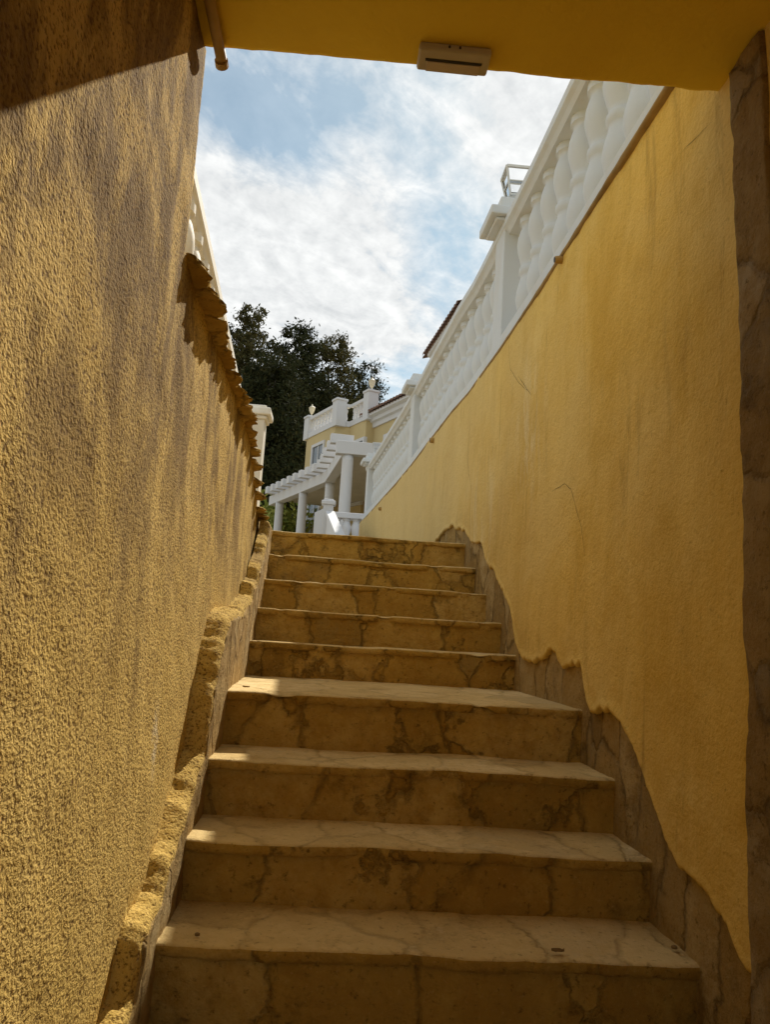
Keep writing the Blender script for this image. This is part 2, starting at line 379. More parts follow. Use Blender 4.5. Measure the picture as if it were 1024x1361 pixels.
# ------------------------------------------------------------------ staircase
st = thing('staircase', 'worn ochre stone staircase of nine steps climbing between two yellow walls', 'staircase', (.25, 1.8, 0))
def make_step(i):
    yn, zn = NOSE[i][0], NOSE[i][1]+EYE
    zb = (NOSE[i-1][1]+EYE if i else 0.0) - .03
    yb = (NOSE[i+1][0]+.06) if i < 8 else 5.05
    sd = i*13.7
    x0, x1 = xs(yn)-.05, xr(yn)+.03
    XX = frange(x0, x1, .011)
    ov = .010
    def jag(x): return .011*fbm(x, sd, 0, 3.5) + .006*fbm(x, sd, 4, 16) + .002*N(x, sd, 5, 60)
    def zt(x): return zn + .006*fbm(x, sd, 9, 2.5)
    th = .030
    def chip(x):
        q = fbm(x, sd, 20, 7, 2); return max(0, q-.28)*.075
    # tread slab: back -> nose -> underside
    rows = []
    for y in frange(yb, yn+.05, .035 if i != 3 else .05):
        rows.append([(x, y, zt(x)+.003*fbm(x, y, sd, 7)-.002) for x in XX])
    nt_ = len(rows)+3
    for d, dz in ((.03, 0), (.012, 0), (.004, -.0015), (.001, -.005), (0, -.012), (.001, -.022), (.005, -th), (.03, -th-.002)):
        rows.append([(x, yn+d+jag(x)+chip(x)*(1 if dz < -.005 else .5), zt(x)+dz - (chip(x)*.25 if dz > -.02 else 0)+ (.006*fbm(x, sd, 30, 9) if dz <= -th else 0)) for x in XX])
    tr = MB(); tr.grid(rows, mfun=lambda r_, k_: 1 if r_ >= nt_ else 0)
    # riser
    rr = []
    for z in frange(zn-th+.012, zb, .012):
        rr.append([(x, yn+ov+.004+.010*fbm(x, z*1.3, sd, 4)+.004*fbm(x, z, sd, 15)+.004*N(x, z, sd, 40), z) for x in XX])
    rs = MB(); rs.grid(rr)
    o = rs.build('step', M['riser'], st, smooth=True)
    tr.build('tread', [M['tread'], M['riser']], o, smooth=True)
for i in range(9): make_step(i)

# ------------------------------------------------------------------ left wall
LW = thing('retaining_wall', 'rough sunlit yellow stucco wall with dirty streaks on the left of the stairs', 'wall', (-.5, 1.7, 0))
TOPL = [(1.74,.86),(2.0,.855),(2.3,.85),(3.3,.84),(3.6,.80),(3.98,.70),(4.3,.615),(4.65,.60)]
def ztopL(y): return EYE + lerp(TOPL, y)
ys = frange(-1.68, .4, .2)[:-1] + frange(.4, 2.6, .011)[:-1] + frange(2.6, 4.6, .02)
def facexL(y, z): return xl(y) + .026*min(1, max(0, (EYE+.45-z)/1.0)) + .007*fbm(y, z, 3, 1.6) + .003*fbm(y, z, 8, 9)
cols = []
for y in ys:
    e = 1.72 + .006
    if y <= e: z1 = EYE+1.385
    else: z1 = ztopL(y)
    z0 = -.06 if y < 1.8 else -.06 + (y-1.8)*.48
    zs = [z0+(z1-z0)*k/150 for k in range(151)]
    cols.append([(facexL(y, z), y, z) for z in zs])
# sharp vertical end of the tall part: split the grid there
k_end = next(k for k, y in enumerate(ys) if y > 1.726)
yE = lambda z: 1.715 + .012*fbm(0, 1, z, 5) + .004*fbm(0, 7, z, 25) + (.02 if z < EYE+1.0 else 0)*0
last = [(facexL(yE(z), z), yE(z), z) for z in [c_[2] for c_ in cols[k_end-1]]]
b = MB(); b.grid(cols[:k_end-1] + [last] + [[(x-.015, y+.008, z) for x, y, z in last]] + [[(x-.3, y+.01, z) for x, y, z in last]])
y0 = 1.70
first = [(facexL(y0, z)-.001, y0, z) for z in [c_[2] for c_ in cols[k_end]]]
low = [first] + cols[k_end:]
low = [c_ + [(c_[-1][0]-.01, c_[-1][1], c_[-1][2]+.004), (c_[-1][0]-.3, c_[-1][1], c_[-1][2]+.004)] for c_ in low]
b.grid(low)
b.build('stucco_face', M['coarse'], LW, smooth=True, merge='keep')
# wall core closing the back and the far end
b = MB(); b.box(-.72, -.46, -1.68, 1.69, -.05, EYE+1.379)
b.add([(-.62,1.69,0),(-.455,1.69,0),(-.50,4.62,0),(-.62,4.62,0)]+[(-.62,1.69,EYE+.845),(-.455,1.69,EYE+.845),(-.50,4.62,EYE+.595),(-.62,4.62,EYE+.595)],
      [(0,3,2,1),(4,5,6,7),(0,1,5,4),(1,2,6,5),(2,3,7,6),(3,0,4,7)])
b.add([(-.62,4.6,.9),(-.485,4.6,.9),(-.56,6.3,.9),(-.62,6.3,.9)]+[(-.62,4.6,TOPZ-.02),(-.485,4.6,TOPZ-.02),(-.56,6.3,TOPZ-.02),(-.62,6.3,TOPZ-.02)],
      [(0,3,2,1),(4,5,6,7),(0,1,5,4),(1,2,6,5),(2,3,7,6),(3,0,4,7)])
b.build('wall_core', M['fine'], LW)
# stepped stone skirting with lumpy plaster on its ledges
prof = [(1.20,-1.0),(1.40,-.95),(1.43,-.80),(1.46,-.765),(1.615,-.722),(1.632,-.71),(1.665,-.625),(1.69,-.608),(1.795,-.60),(1.83,-.592),(1.85,-.57),(1.884,-.546),(1.925,-.53),(2.0,-.49),(2.12,-.43),(2.225,-.372),(2.262,-.355),
        (2.285,-.28),(2.318,-.20),(2.335,-.17),(2.372,-.158),(2.385,-.12),(2.45,-.045),(2.545,.022),(2.60,.038),(2.9,.055),(3.08,.06),(3.25,.10),(3.40,.115),(3.46,.14),(3.50,.19),(3.72,.215),(3.76,.28),(3.90,.34),(4.0,.37),(4.12,.47),(4.22,.50),(4.26,.58),(4.45,.60),(4.62,.60)]
fine = []
for (a, za), (c_, zc) in zip(prof, prof[1:]):
    L_ = math.hypot(c_-a, zc-za); n = max(1, round(L_/.011))
    fine += [(a+(c_-a)*k/n, za+(zc-za)*k/n) for k in range(n)]
fine.append(prof[-1])
ledge, face = [], []
for k, (y, z) in enumerate(fine):
    a, c_ = fine[max(0, k-2)], fine[min(len(fine)-1, k+2)]
    ty, tz = c_[0]-a[0], c_[1]-a[1]; l = math.hypot(ty, tz) or 1
    ny, nz = -tz/l, ty/l                           # outward: up / towards the viewer
    z += EYE; xw, xe = xl(y)+.012, xs(y)+.004
    up = max(0, nz)                                # lumpy on the flats, smooth on the upright faces
    lump = (.010*fbm(y, z, 1, 14) + .005*fbm(y, z, 5, 45))*(.25+.75*up)
    row = []
    for t, dn in ((0, .012), (.15, .010), (.3, .008), (.45, .008), (.6, .006), (.72, .004), (.82, .0), (.9, -.005), (.96, -.011), (1.0, -.02)):
        q = dn + lump + .005*N(y, z, t*3, 30)*(.2+.8*up)
        row.append((xw+(xe-.004-xw)*t + .006*N(y, z, 2, 18)*t, y+ny*q, z+nz*q))
    ledge.append(row)
    e = row[-1]
    frow = [(e[0]-.002, e[1], e[2]+.002)]
    for d in (.004, .012, .025, .045, .07, .10, .14, .19, .25, .32, .42):
        yy = y; zz = z - .016 - d
        frow.append((xe + .005*fbm(yy, zz, 4, 12) - .0015, yy + ny*(-.02) , zz))
    face.append(frow)
b = MB(); b.grid(ledge); b.build('plaster_ledge', M['coarse'], LW, smooth=True, merge='keep')
b = MB(); b.grid(face); b.build('stone_skirting', M['skirt'], LW, smooth=True, merge='keep')
# ragged cap stones along the top
def rock(cen, size, seed, n=7, p=4.0, amp=.12):
    bm = bmesh.new(); bmesh.ops.create_cube(bm, size=2.0); bmesh.ops.subdivide_edges(bm, edges=bm.edges, cuts=n, use_grid_fill=True)
    vs = []
    for v in bm.verts:
        q = v.co; l = (abs(q.x)**p+abs(q.y)**p+abs(q.z)**p)**(1/p); q = q/l
        d = 1 + amp*fbm(q.x+seed, q.y, q.z, 1.3) + amp*.5*fbm(q.x, q.y+seed, q.z, 4)
        vs.append((cen[0]+q.x*size[0]*d, cen[1]+q.y*size[1]*d, cen[2]+q.z*size[2]*d))
    bm.verts.index_update(); fs = [tuple(v.index for v in f.verts) for f in bm.faces]; bm.free()
    return MB().add(vs, fs)
random.seed(5)
y = 1.755; k = 0
while y < 4.3:
    ln = random.uniform(.11, .20)
    if y > 3.2: ln *= 1.1
    yc = y+ln/2; pr = random.uniform(.026, .048)
    hz = random.uniform(.013, .019)
    w_ = .13
    cx = xl(yc)+pr-w_
    slope = 0
    rock((cx, yc, ztopL(yc)+random.uniform(-.007, .007)), (w_, ln/2*1.30, hz), k*3.1, 9, 3.4, .17).build('cap_stone', M['cap'], LW, smooth=True, merge='keep')
    y += ln*.92; k += 1

# ------------------------------------------------------------------ right wall
RW = thing('retaining_wall', 'tall shaded yellow rendered wall with ragged plaster hem on the right of the stairs', 'wall', (.95, 1.7, 0))
hem = [(1.601,-.614),(1.615,-.591),(1.674,-.533),(1.756,-.507),(1.887,-.496),(1.949,-.462),(2.003,-.393),(2.051,-.338),(2.17,-.249),(2.256,-.197),(2.40,-.185),(2.482,-.214),(2.54,-.157),(2.585,-.068),(2.602,-.058),(2.785,-.068),(2.86,-.03),(2.931,-.020),(3.03,-.05),(3.166,-.07),(3.363,-.062),(3.46,0.018),(3.573,.156),(3.722,.251),(3.916,.357),(4.126,.435),(4.2,.53),(4.289,.548),(4.488,.57),(4.7,.67),(4.842,.70),(5.05,.745),(5.238,.755),(5.6,.70),(6.0,.60),(7,.55),(11.2,.55)]
def facexR(y, z): return xr(y) + .006*fbm(y, z, 13, 1.3) + .0015*fbm(y, z, 18, 12)
ysr = frange(1.40, 2.7, .012)[:-1] + frange(2.7, 5.4, .016)[:-1] + frange(5.4, 11.2, .05)
cols = []
for y in ysr:
    z0 = EYE + lerp(hem, y) + .020*fbm(y, 2, 2, 8) + .013*fbm(y, 5, 2, 26) + .005*N(y, 1, 1, 70); z1 = EYE+1.60
    col = [(xr(y)+.028, y, z0+.006), (xr(y)+.015, y, z0+.001), (xr(y)+.002, y, z0-.0015), (xr(y)-.005-.003*N(y, 0, 0, 12), y, z0+.004), (xr(y)-.006-.004*N(y, 0, 0, 12), y, z0+.012), (xr(y)-.003, y, z0+.022)]
    col += [(facexR(y, z0+.03+(z1-z0-.03)*k/90), y, z0+.03+(z1-z0-.03)*k/90) for k in range(91)]
    cols.append(col)
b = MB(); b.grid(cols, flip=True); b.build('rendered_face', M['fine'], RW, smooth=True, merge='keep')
rows = []
for y in frange(1.45, 5.5, .016):
    zt_ = EYE+lerp(hem, y)+.05; zb_ = max(-.1, zt_-.55)
    rows.append([(xr(y)+.014+.005*fbm(y, z, 33, 7)+.003*fbm(y*3, z*.4, 35, 14), y, z) for z in frange(zb_, zt_, (zt_-zb_)/30)])
b = MB(); b.grid(rows, flip=True); b.build('stone_skirting', M['skirt'], RW, smooth=True, merge='keep')
rows = []
for y in frange(1.3, 10.8, .03):
    pr = .017*max(0, min(1, (3.8-y)/2.0)) + .002 + .003*max(0, fbm(y, 0, 0, 9)); z = EYE+1.595
    rows.append([(xr(y)+.03, y, z+.004), (xr(y)-pr, y, z+.002), (xr(y)-pr*1.05, y, z-.007), (xr(y)-pr*.6, y, z-.012-.012*max(0, fbm(y, 4, 4, 6))), (xr(y)+.02, y, z-.02)])
b = MB(); b.grid(rows); b.build('mortar_bed', M['bed'], RW, smooth=True, merge='keep')
# wall core
b = MB(); P0 = []; yy = [1.62,2.8,4,5.2,7.1,8.85,11.2]
rows = [[(xr(y)+.05, y, -.1), (xr(y)+.05, y, EYE+1.585), (xr(y)+.26, y, EYE+1.585), (xr(y)+.26, y, -.1), (xr(y)+.05, y, -.1)] for y in yy]
b.grid(rows); b.add(rows[-1][:4], [(0,1,2,3)]); b.add([(xr(11.2)-.0,11.2,1.0),(xr(11.2)+.25,11.2,1.0),(xr(11.2)+.25,11.2,EYE+1.58),(xr(11.2)-.0,11.2,EYE+1.58)],[(0,1,2,3)])
b.build('wall_core', M['fine'], RW)
# inner wall of the passage and its stone jamb
b = MB(); b.grid([[(.885+.004*fbm(y, z, 3, 2), y, z) for z in frange(-.05, EYE+1.385, .04)] for y in frange(-1.68, 1.50, .06)], flip=True)
b.build('passage_face', M['soffit'], RW, smooth=True, merge='keep')
def yq(z): return lerp([(-.1,1.545),(EYE+.37,1.545),(EYE+1.0,1.563),(EYE+1.38,1.588)], z) + .007*fbm(1, z, 0, 1.8) + .006*fbm(2, z, 0, 6) + .002*fbm(3, z, 0, 25) + .008*max(0, 1-abs(z-EYE-.1)/.35)
rows = []
for z in frange(-.1, EYE+1.375, .014):
    y1 = yq(z) + .02; y0_ = 1.395 + .075*max(0, min(1, (z-EYE-.55)/.8)) + .010*fbm(4, z, 2, 3)
    def fx(y): return .848+.006*fbm(y*2, z, 50, 5)+.003*fbm(y, z, 52, 20)
    r = [(.90, y1+.004, z), (.872, y1+.004, z), (fx(y1)+.006, y1, z), (fx(y1), y1-.006, z)]
    for k in range(1, 12): y = y1-.006-(y1-.006-y0_)*k/12; r.append((fx(y), y, z))
    r += [(fx(y0_), y0_, z), (fx(y0_)+.008, y0_-.004, z), (.895, y0_-.005, z)]
    rows.append(r)
b = MB(); b.grid(rows); b.build('stone_jamb', M['quoin'], RW, smooth=True, merge='keep')
# cracks in the render (thin dark strips on the surface, shade put into their colour) given as bearings on the wall face
def on_right(px, py, off=-.0015):
    X = .82
    for _ in range(30):
        r = ray(px, py); q = r*(X/r.x); X = .5*X+.5*facexR(q.y, q.z+EYE)
    return Vector((facexR(q.y, q.z+EYE)+off, q.y, q.z+EYE))
def crack(pts, w):
    P = [on_right(*p) for p in pts]; Q = []
    for a, c_ in zip(P, P[1:]):
        n = max(2, int((c_-a).length/.02))
        for k in range(n): Q.append(a+(c_-a)*k/n)
    Q.append(P[-1]); rows = []
    for k, q in enumerate(Q):
        q = q + Vector((0, .004*N(k*.7, 1, 2), .004*N(k*.7, 5, 2)))
        t = Q[min(k+1, len(Q)-1)]-Q[max(k-1, 0)]; s_ = Vector((0, -t.z, t.y)).normalized()*w*(.6+.5*N(k*.9, 3, 1))*min(1, .2+k/4, .2+(len(Q)-1-k)/4)
        x_ = lambda v: (facexR(v.y, v.z)-.002, v.y, v.z)
        rows.append([x_(q-s_), x_(q+s_)])
    MB().grid(rows).build('crack', M['crack'], RW, merge='keep')
crack([(735,653),(752,643),(760,650),(768,680),(774,700),(779,740)], .0016)
crack([(690,500),(700,515),(707,525)], .0018); crack([(677,455),(679,490),(690,508),(702,520)], .0014)
crack([(905,205),(930,180),(948,162)], .0012)
crack([(622,600),(624,630),(628,655)], .002)
# weep-hole stubs under the white kerb
for px, py, r_ in ((748,345,.016),(577,585,.022),(507,676,.022)):
    p = on_right(px, py)
    q = MB(); q.tube([p+Vector((.02,0,0)), p+Vector((-.02,0,-.003)), p+Vector((-.03,0,-.004))], [r_, r_, r_*.9], 10)
    o = q.build('drain_spout', M['pipe'], RW, smooth=False)
    MB().tube([p+Vector((-.028,0,-.004)), p+Vector((-.0315,0,-.0045))], r_*.7, 10).build('bore_shade', M['slot'], o)  # dark disc over the spout end, painted as the shade inside

# ------------------------------------------------------------------ balustrades
_half = [(.070,0),(.070,.030),(.058,.036),(.054,.048),(.064,.068),(.076,.105),(.080,.135),(.077,.165),(.067,.200),(.058,.228),(.055,.244),(.058,.250),(.066,.260),(.066,.270)]
BPROF = _half + [(r, .54-z) for r, z in reversed(_half[:-1])]
def prof_scaled(h, r=1.0): return [(a*r, z*h/.54) for a, z in BPROF]
def balustrade(name, label, line, y0, y1, zb, ztop, posts, group, off, mat, spacing=.21, rw=1.0):
    T = thing(name, label, 'balustrade', (line(y0)+off, y0, zb), group)
    path = [Vector((line(y)+off, y, 0)) for y in frange(y0, y1, .2)]
    hb, hr = .085, .10
    MB().sweep(path, [(-.125, zb), (.12, zb), (.12, zb+hb-.02), (.105, zb+hb), (-.11, zb+hb), (-.125, zb+hb-.02)]).build('kerb', mat, T, bevel=.004)
    MB().sweep(path, [(a*rw, b_) for a, b_ in [(-.085, ztop-hr), (.085, ztop-hr), (.10, ztop-hr+.02), (.12, ztop-hr+.035), (.12, ztop-.022), (.10, ztop), (-.10, ztop), (-.12, ztop-.022), (-.12, ztop-hr+.035), (-.10, ztop-hr+.02)]]).build('handrail', mat, T, bevel=.003)
    h = ztop-hr-zb-hb
    base = None; y = y0+.14
    while y < y1-.05:
        if all(abs(y-p) > .165 for p in posts):
            loc = Vector((line(y)+off, y, zb+hb))
            if base is None:
                base = MB().lathe((0,0,0), prof_scaled(h), 16).build('baluster', mat, None, smooth=True)
                sm = base.modifiers.new('edge', 'EDGE_SPLIT'); sm.split_angle = R(50)
                o = base
            else:
                o = base.copy(); COL.objects.link(o)
            o.parent = T; o.location = loc - T.location
            # square plinths come with the lathe's end discs
        y += spacing
    for p in posts:
        c_ = Vector((line(p)+off, p, zb))
        t = Vector((line(p+.1)-line(p-.1), .2, 0))
        po = MB().obox(c_, t, .20, .225, ztop-zb-.03).build('pillar', mat, T, bevel=.006)
        cp = MB(); c2 = c_ + Vector((-.02,0,0))
        cp.obox(c2+Vector((0,0,ztop-zb-.03)), t, .25, .30, .02).obox(c2+Vector((0,0,ztop-zb-.01)), t, .31, .37, .055)
        cp.obox(c2+Vector((0,0,ztop-zb+.045)), t, .21, .24, .085)
        cp.build('pillar_cap', mat, po, bevel=.008)
    return T
balustrade('balustrade', 'long white turned balustrade curving along the top of the right wall', xr, 1.2, 10.9, EYE+1.595, EYE+2.40, [4.14, 7.25, 10.72], None, .125, M['white'])
xbl = lambda y: -.53 - .054*(y-1.9) - .09
balustrade('balustrade', 'short white balustrade above the left wall seen edge on against the sky', xbl, 1.86, 5.75, EYE+.84, EYE+1.65, [], None, -.035, M['cream'], .24, .62)
# free-standing white gate post at its far end
gp = thing('gate_post', 'square white post with moulded cap beyond the ragged left wall top', 'post', (-.74, 5.95, EYE+.6))
MB().box(-.83, -.655, 5.85, 6.03, EYE+.5, EYE+1.60).build('shaft', M['cream'], gp, bevel=.006)
q = MB(); q.box(-.85, -.635, 5.83, 6.05, EYE+1.60, EYE+1.63).box(-.875, -.61, 5.805, 6.075, EYE+1.63, EYE+1.69).box(-.84, -.645, 5.84, 6.04, EYE+1.69, EYE+1.715)
q.build('cap', M['cream'], gp, bevel=.012)

# lantern on a pillar
def lantern(label, c_, s_, cat='lantern', group=None):
    T = thing('lantern', label, cat, c_, group); c_ = Vector(c_)
    fr = MB(); wt, wb, z0, z1 = .075*s_, .045*s_, .055*s_, .21*s_
    cs = [(-1,-1),(1,-1),(1,1),(-1,1)]
    for k in range(4):
        a, d = cs[k], cs[(k+1) % 4]
        pb, pt = c_+Vector((a[0]*wb, a[1]*wb, z0)), c_+Vector((a[0]*wt, a[1]*wt, z1))
        pb2, pt2 = c_+Vector((d[0]*wb, d[1]*wb, z0)), c_+Vector((d[0]*wt, d[1]*wt, z1))
        fr.bar(pb, pt, .010*s_, .010*s_).bar(pb, pb2, .010*s_, .010*s_).bar(pt, pt2, .014*s_, .014*s_)
        fr.bar((pb+pt)/2, (pb2+pt2)/2, .006*s_, .006*s_)
    fr.build('frame', M['white'], T)
    MB().lathe(c_, [(.05*s_,0),(.05*s_,.012*s_),(.022*s_,.02*s_),(.02*s_,.04*s_),(.048*s_,.052*s_),(.048*s_,.06*s_)], 12).build('foot', M['white'], T, smooth=False)
    g = MB()
    for k in range(4):
        a, d = cs[k], cs[(k+1) % 4]
        g.add([c_+Vector((a[0]*wb*.93, a[1]*wb*.93, z0)), c_+Vector((d[0]*wb*.93, d[1]*wb*.93, z0)), c_+Vector((d[0]*wt*.93, d[1]*wt*.93, z1)), c_+Vector((a[0]*wt*.93, a[1]*wt*.93, z1))], [(0,1,2,3)])
    g.build('pane', M['clear'], T)
    return T
zc = EYE+2.40+.13
lantern('white framed glass lantern on the nearest pillar of the right balustrade', (xr(4.14)+.10, 4.14, zc), 1.02)
lantern('tiny white lantern on the far end pillar of the right balustrade', (xr(10.72)+.125, 10.72, zc), .8)

# ------------------------------------------------------------------ fittings under the ceiling
el = thing('emergency_light', 'slim rectangular emergency light fixed under the ochre ceiling edge', 'light fitting', (.2, 1.66, EYE+1.38))
def em(xa, xb, ya, yb, za, zb_):
    return MB().box(xa, xb, ya, yb, EYE+za, EYE+zb_)
ex0, ex1 = .104, .276
em(ex0, ex1, 1.602, 1.676, 1.361, 1.381).build('housing', M['plast'], el, bevel=.006)
em(ex0+.022, ex1-.022, 1.640, 1.672, 1.3585, 1.362).build('diffuser', M['lens'], el, bevel=.001)
em(ex0+.018, ex1-.018, 1.632, 1.639, 1.3595, 1.363).build('slot', M['slot'], el)
for xx in (.175, .20): MB().lathe((xx, 1.6015, EYE+1.371), [(.0026,-.0026),(.0026,.0026)], 8).build('screw', M['slot'], el)
pz = EYE+1.362
cd = thing('conduit_pipe', 'yellow painted conduit pipe running along the ceiling above the left wall', 'pipe', (-.37, 1.6, pz))
pts = [(-.372, y, pz+.002*fbm(y, 0, 0, 3)) for y in frange(-1.6, 1.70, .1)] + [(-.372, 1.715, pz-.004)]
MB().tube(pts, .0135, 12).build('tube', M['pipe'], cd, smooth=True)
MB().tube([(-.372,1.706,pz-.003),(-.372,1.722,pz-.006)], .0165, 12).build('collar', M['pipe'], cd)

# debris on the steps
def bit(name, label, cat, px, py, i, size, mat, leaf=False):
    p = atZ(px, py, EYE+NOSE[i][1]+.006)
    if leaf:
        q = MB(); rows = []
        for k in range(9):
            t = k/8-.5; w = .45*math.cos(t*math.pi)**.8 if abs(t) < .5 else 0
            rows.append([p+Vector((t*size*2, s_*w*size, .35*size*abs(s_)**1.5+.5*size*t*t+.25*size*N(k*.8, s_*2, 1)+.1*size)) for s_ in (-1,-.5,0,.5,1)])
        o = q.grid(rows).build(name, mat)
        so = o.modifiers.new('thick', 'SOLIDIFY'); so.thickness = .0008
    else:
        o = rock((p.x, p.y, p.z+size*.3), (size, size*.8, size*.6), px, 3, 2.5, .2).build(name, mat, smooth=True)
    tag(o, label, cat)
bit('dry_leaf', 'curled brown leaf lying near the front of the lowest step', 'leaf', 742, 1266, 0, .015, M['dry'], True)
bit('pebble', 'dark pebble at the right end of the lowest step', 'pebble', 897, 1260, 0, .007, M['dry'])
bit('dry_leaf', 'dark leaf scrap in the left corner of the fourth step', 'leaf', 327, 914, 3, .012, M['dry'], True)
bit('pebble', 'dark pebble at the left end of the lowest step', 'pebble', 262, 1243, 0, .006, M['dry'])

# ------------------------------------------------------------------ the house beyond
ZT = EYE+6.0                                  # roof terrace level
HS = thing('house', 'yellow two storey house with white roof balustrade and tiled eaves beyond the stairs', 'house', (.5, 22, TOPZ))
A0 = atZ(408, 581.5, ZT); A1 = atZ(446, 563, ZT); B1 = atY(465.5, 563.5, A1.y+.05); B1.z = ZT
u = (A1-A0); u.z = 0; u.normalize(); nb = Vector((u.y, -u.x, 0))         # u towards us along the facade
C1 = B1 + u*1.05; C1.z = ZT
back = Vector((-u.y, u.x, 0)) * -1
if back.x < 0: back = -back
def ext(p, d, l): return p + d*l
foot = [A0, A1, B1, C1, C1+back*6, A0+back*7.0]
b = MB(); n = len(foot)
b.add([(p.x, p.y, TOPZ-.1) for p in foot]+[(p.x, p.y, ZT) for p in foot], [tuple(range(n)), tuple(range(n, 2*n))]+[(k, (k+1) % n, n+(k+1) % n, n+k) for k in range(n)])
wallA = b.build('wall', M['house'], HS)
# taller roofed part C2 with eave
zE = EYE+6.15
C0 = atZ(479, 551, zE); C2 = atZ(527, 527, zE)
uc = (C2-C0); uc.z = 0; uc.normalize(); nc = Vector((uc.y, -uc.x, 0))
if nc.y < 0: nc = -nc                          # away from us
D0, D1 = C0+nc*.30+uc*.12, C0+uc*3.6+nc*.30
pts = [D0, D1, D1+nc*6, D0+nc*6]
b = MB(); b.add([(p.x, p.y, TOPZ-.1) for p in pts]+[(p.x, p.y, zE-.12) for p in pts], [(0,1,2,3),(4,5,6,7),(0,1,5,4),(1,2,6,5),(2,3,7,6),(3,0,4,7)])
b.build('wall', M['house'], HS)
def tiled_roof(e0, e1, inward, run, rise, parent, thick=.06):
    """barrel tile slope from the eave line e0-e1 going up inward"""
    d = (e1-e0); L_ = d.length; d = d/L_
    n = max(4, int(L_/.04)); rows = []
    for t in frange(0, run, run/6):
        rows.append([e0+d*(L_*k/n)+inward*t+Vector((0,0,rise*t/run + .035*abs(math.sin(k*math.pi/4)))) for k in range(n+1)])
    rows.insert(0, [p-Vector((0,0,thick)) for p in rows[0]])
    low = [[p-Vector((0,0,thick+.04)) for p in r] for r in rows[1:]]
    b = MB(); b.grid(rows); b.grid([low[0], low[-1]])
    return b.build('roof', M['tile'], parent)
rf = tiled_roof(C0-uc*.05, C0+uc*3.9, nc, 2.6, .85, HS)
b = MB(); b.sweep([D0-uc*.0-nc*.0, D1], [(0, -.36), (.0, -.12), (-.22, -.12), (-.22, -.19), (-.12, -.24), (-.08, -.36)]) 
def cornice(p0, p1, nout, z):
    b = MB()
    sec = [(.0,-.42),(.05,-.42),(.06,-.30),(.14,-.27),(.15,-.18),(.26,-.14),(.27,-.06),(.0,-.06)]
    rows = [[p+nout*a+Vector((0,0,z-p.z+c_)) for a, c_ in sec+[sec[0]]] for p in (p0, p1)]
    b.grid(rows); b.add(rows[0][:-1], [tuple(range(len(sec)))]); b.add(rows[1][:-1], [tuple(range(len(sec)))])
    return b
cornice(D0, D1, -nc, zE).build('cornice', M['whitefar'], HS)
# right wing, nearer, only its eave and corner show above the balustrade
W0, W1 = atZ(562, 471, zE+.05), atZ(606, 404, zE+.05)
uw = (W1-W0); uw.z = 0; uw.normalize(); nw = Vector((uw.y, -uw.x, 0))
if nw.x < 0: nw = -nw
e0, e1 = W0+nw*.32+uw*.25, W1+nw*.32
b = MB(); pts = [e0, e1, e1+nw*5, e0+nw*5]
b.add([(p.x, p.y, TOPZ+.9) for p in pts]+[(p.x, p.y, zE-.10) for p in pts], [(0,1,2,3),(4,5,6,7),(0,1,5,4),(1,2,6,5),(2,3,7,6),(3,0,4,7)])
b.build('wall', M['house'], HS)
tiled_roof(W0, W0+uw*((W1-W0).length+.15), nw, 2.4, .8, HS)
cornice(e0, e1, -nw, zE+.05).build('cornice', M['whitefar'], HS)
cornice(e0+nw*.0, e0+nw*5, -uw, zE+.05).build('cornice', M['whitefar'], HS)
# roof terrace balustrade: band, posts, balusters, rail
RB = MB()
def band(p0, p1, nout, z0, z1, o=.03, th=.2):
    q = MB(); P = [p0+nout*o, p1+nout*o, p1-nout*(th), p0-nout*(th)]
    return q.add([(p.x, p.y, z0) for p in P]+[(p.x, p.y, z1) for p in P], [(0,1,2,3),(4,5,6,7),(0,1,5,4),(1,2,6,5),(2,3,7,6),(3,0,4,7)])
nA = -back; nB = -u if False else Vector((u.x, u.y, 0))
segs = [(A0, A1, nA), (A1, B1, nB), (B1, C1, nA)]
zr0, zr1 = ZT, ZT+1.0
for k, (p0, p1, no) in enumerate(segs):
    d = (p1-p0).normalized()
    o = band(p0, p1, no, ZT-.06, ZT+.10).build('roof_kerb', M['whitefar'], HS)
    rl = band(p0+Vector((0,0,0)), p1, no, ZT+.53, ZT+.62, .02, .18).build('roof_handrail', M['whitefar'], HS)
    L_ = (p1-p0).length; nbal = max(2, int(L_/.21))
    for j in range(nbal):
        q = p0 + d*(L_*(j+.5)/nbal) - no*.08
        MB().lathe((q.x, q.y, ZT+.10), prof_scaled(.43, .72), 8).build('roof_baluster', M['whitefar'], HS, smooth=True)
for p, hgt in ((A0, .68), (A1, .74), (C1, .78)):
    q = Vector((p.x, p.y, ZT-.08)) + back*.10
    po = MB().obox(q, u, .32, .32, hgt+.02).build('roof_post', M['whitefar'], HS)
    MB().obox(q+Vector((0,0,hgt+.02)), u, .38, .38, .07).build('post_cap', M['whitefar'], po, bevel=.02)
def globe_lamp(label, p):
    T = thing('roof_lamp', label, 'lamp', p, None)
    MB().lathe(p, [(.07,0),(.07,.02),(.02,.04),(.02,.10),(.05,.12)], 10).build('stem', M['brass'], T)
    MB().lathe(p+Vector((0,0,.12)), [(.045,0),(.08,.07),(.10,.17),(.09,.18)], 8).build('lantern_body', M['brass'], T)
    MB().lathe(p+Vector((0,0,.30)), [(.11,0),(.04,.06),(.015,.075),(.018,.11),(.004,.12)], 8).build('lamp_roof', M['brass'], T)
globe_lamp('pale roof lamp on the left corner post of the house roof', Vector((A0.x, A0.y, ZT+.69))+back*.10)
globe_lamp('pale roof lamp on the right roof post above the tiles', Vector((C1.x, C1.y, ZT+.79))+back*.10)
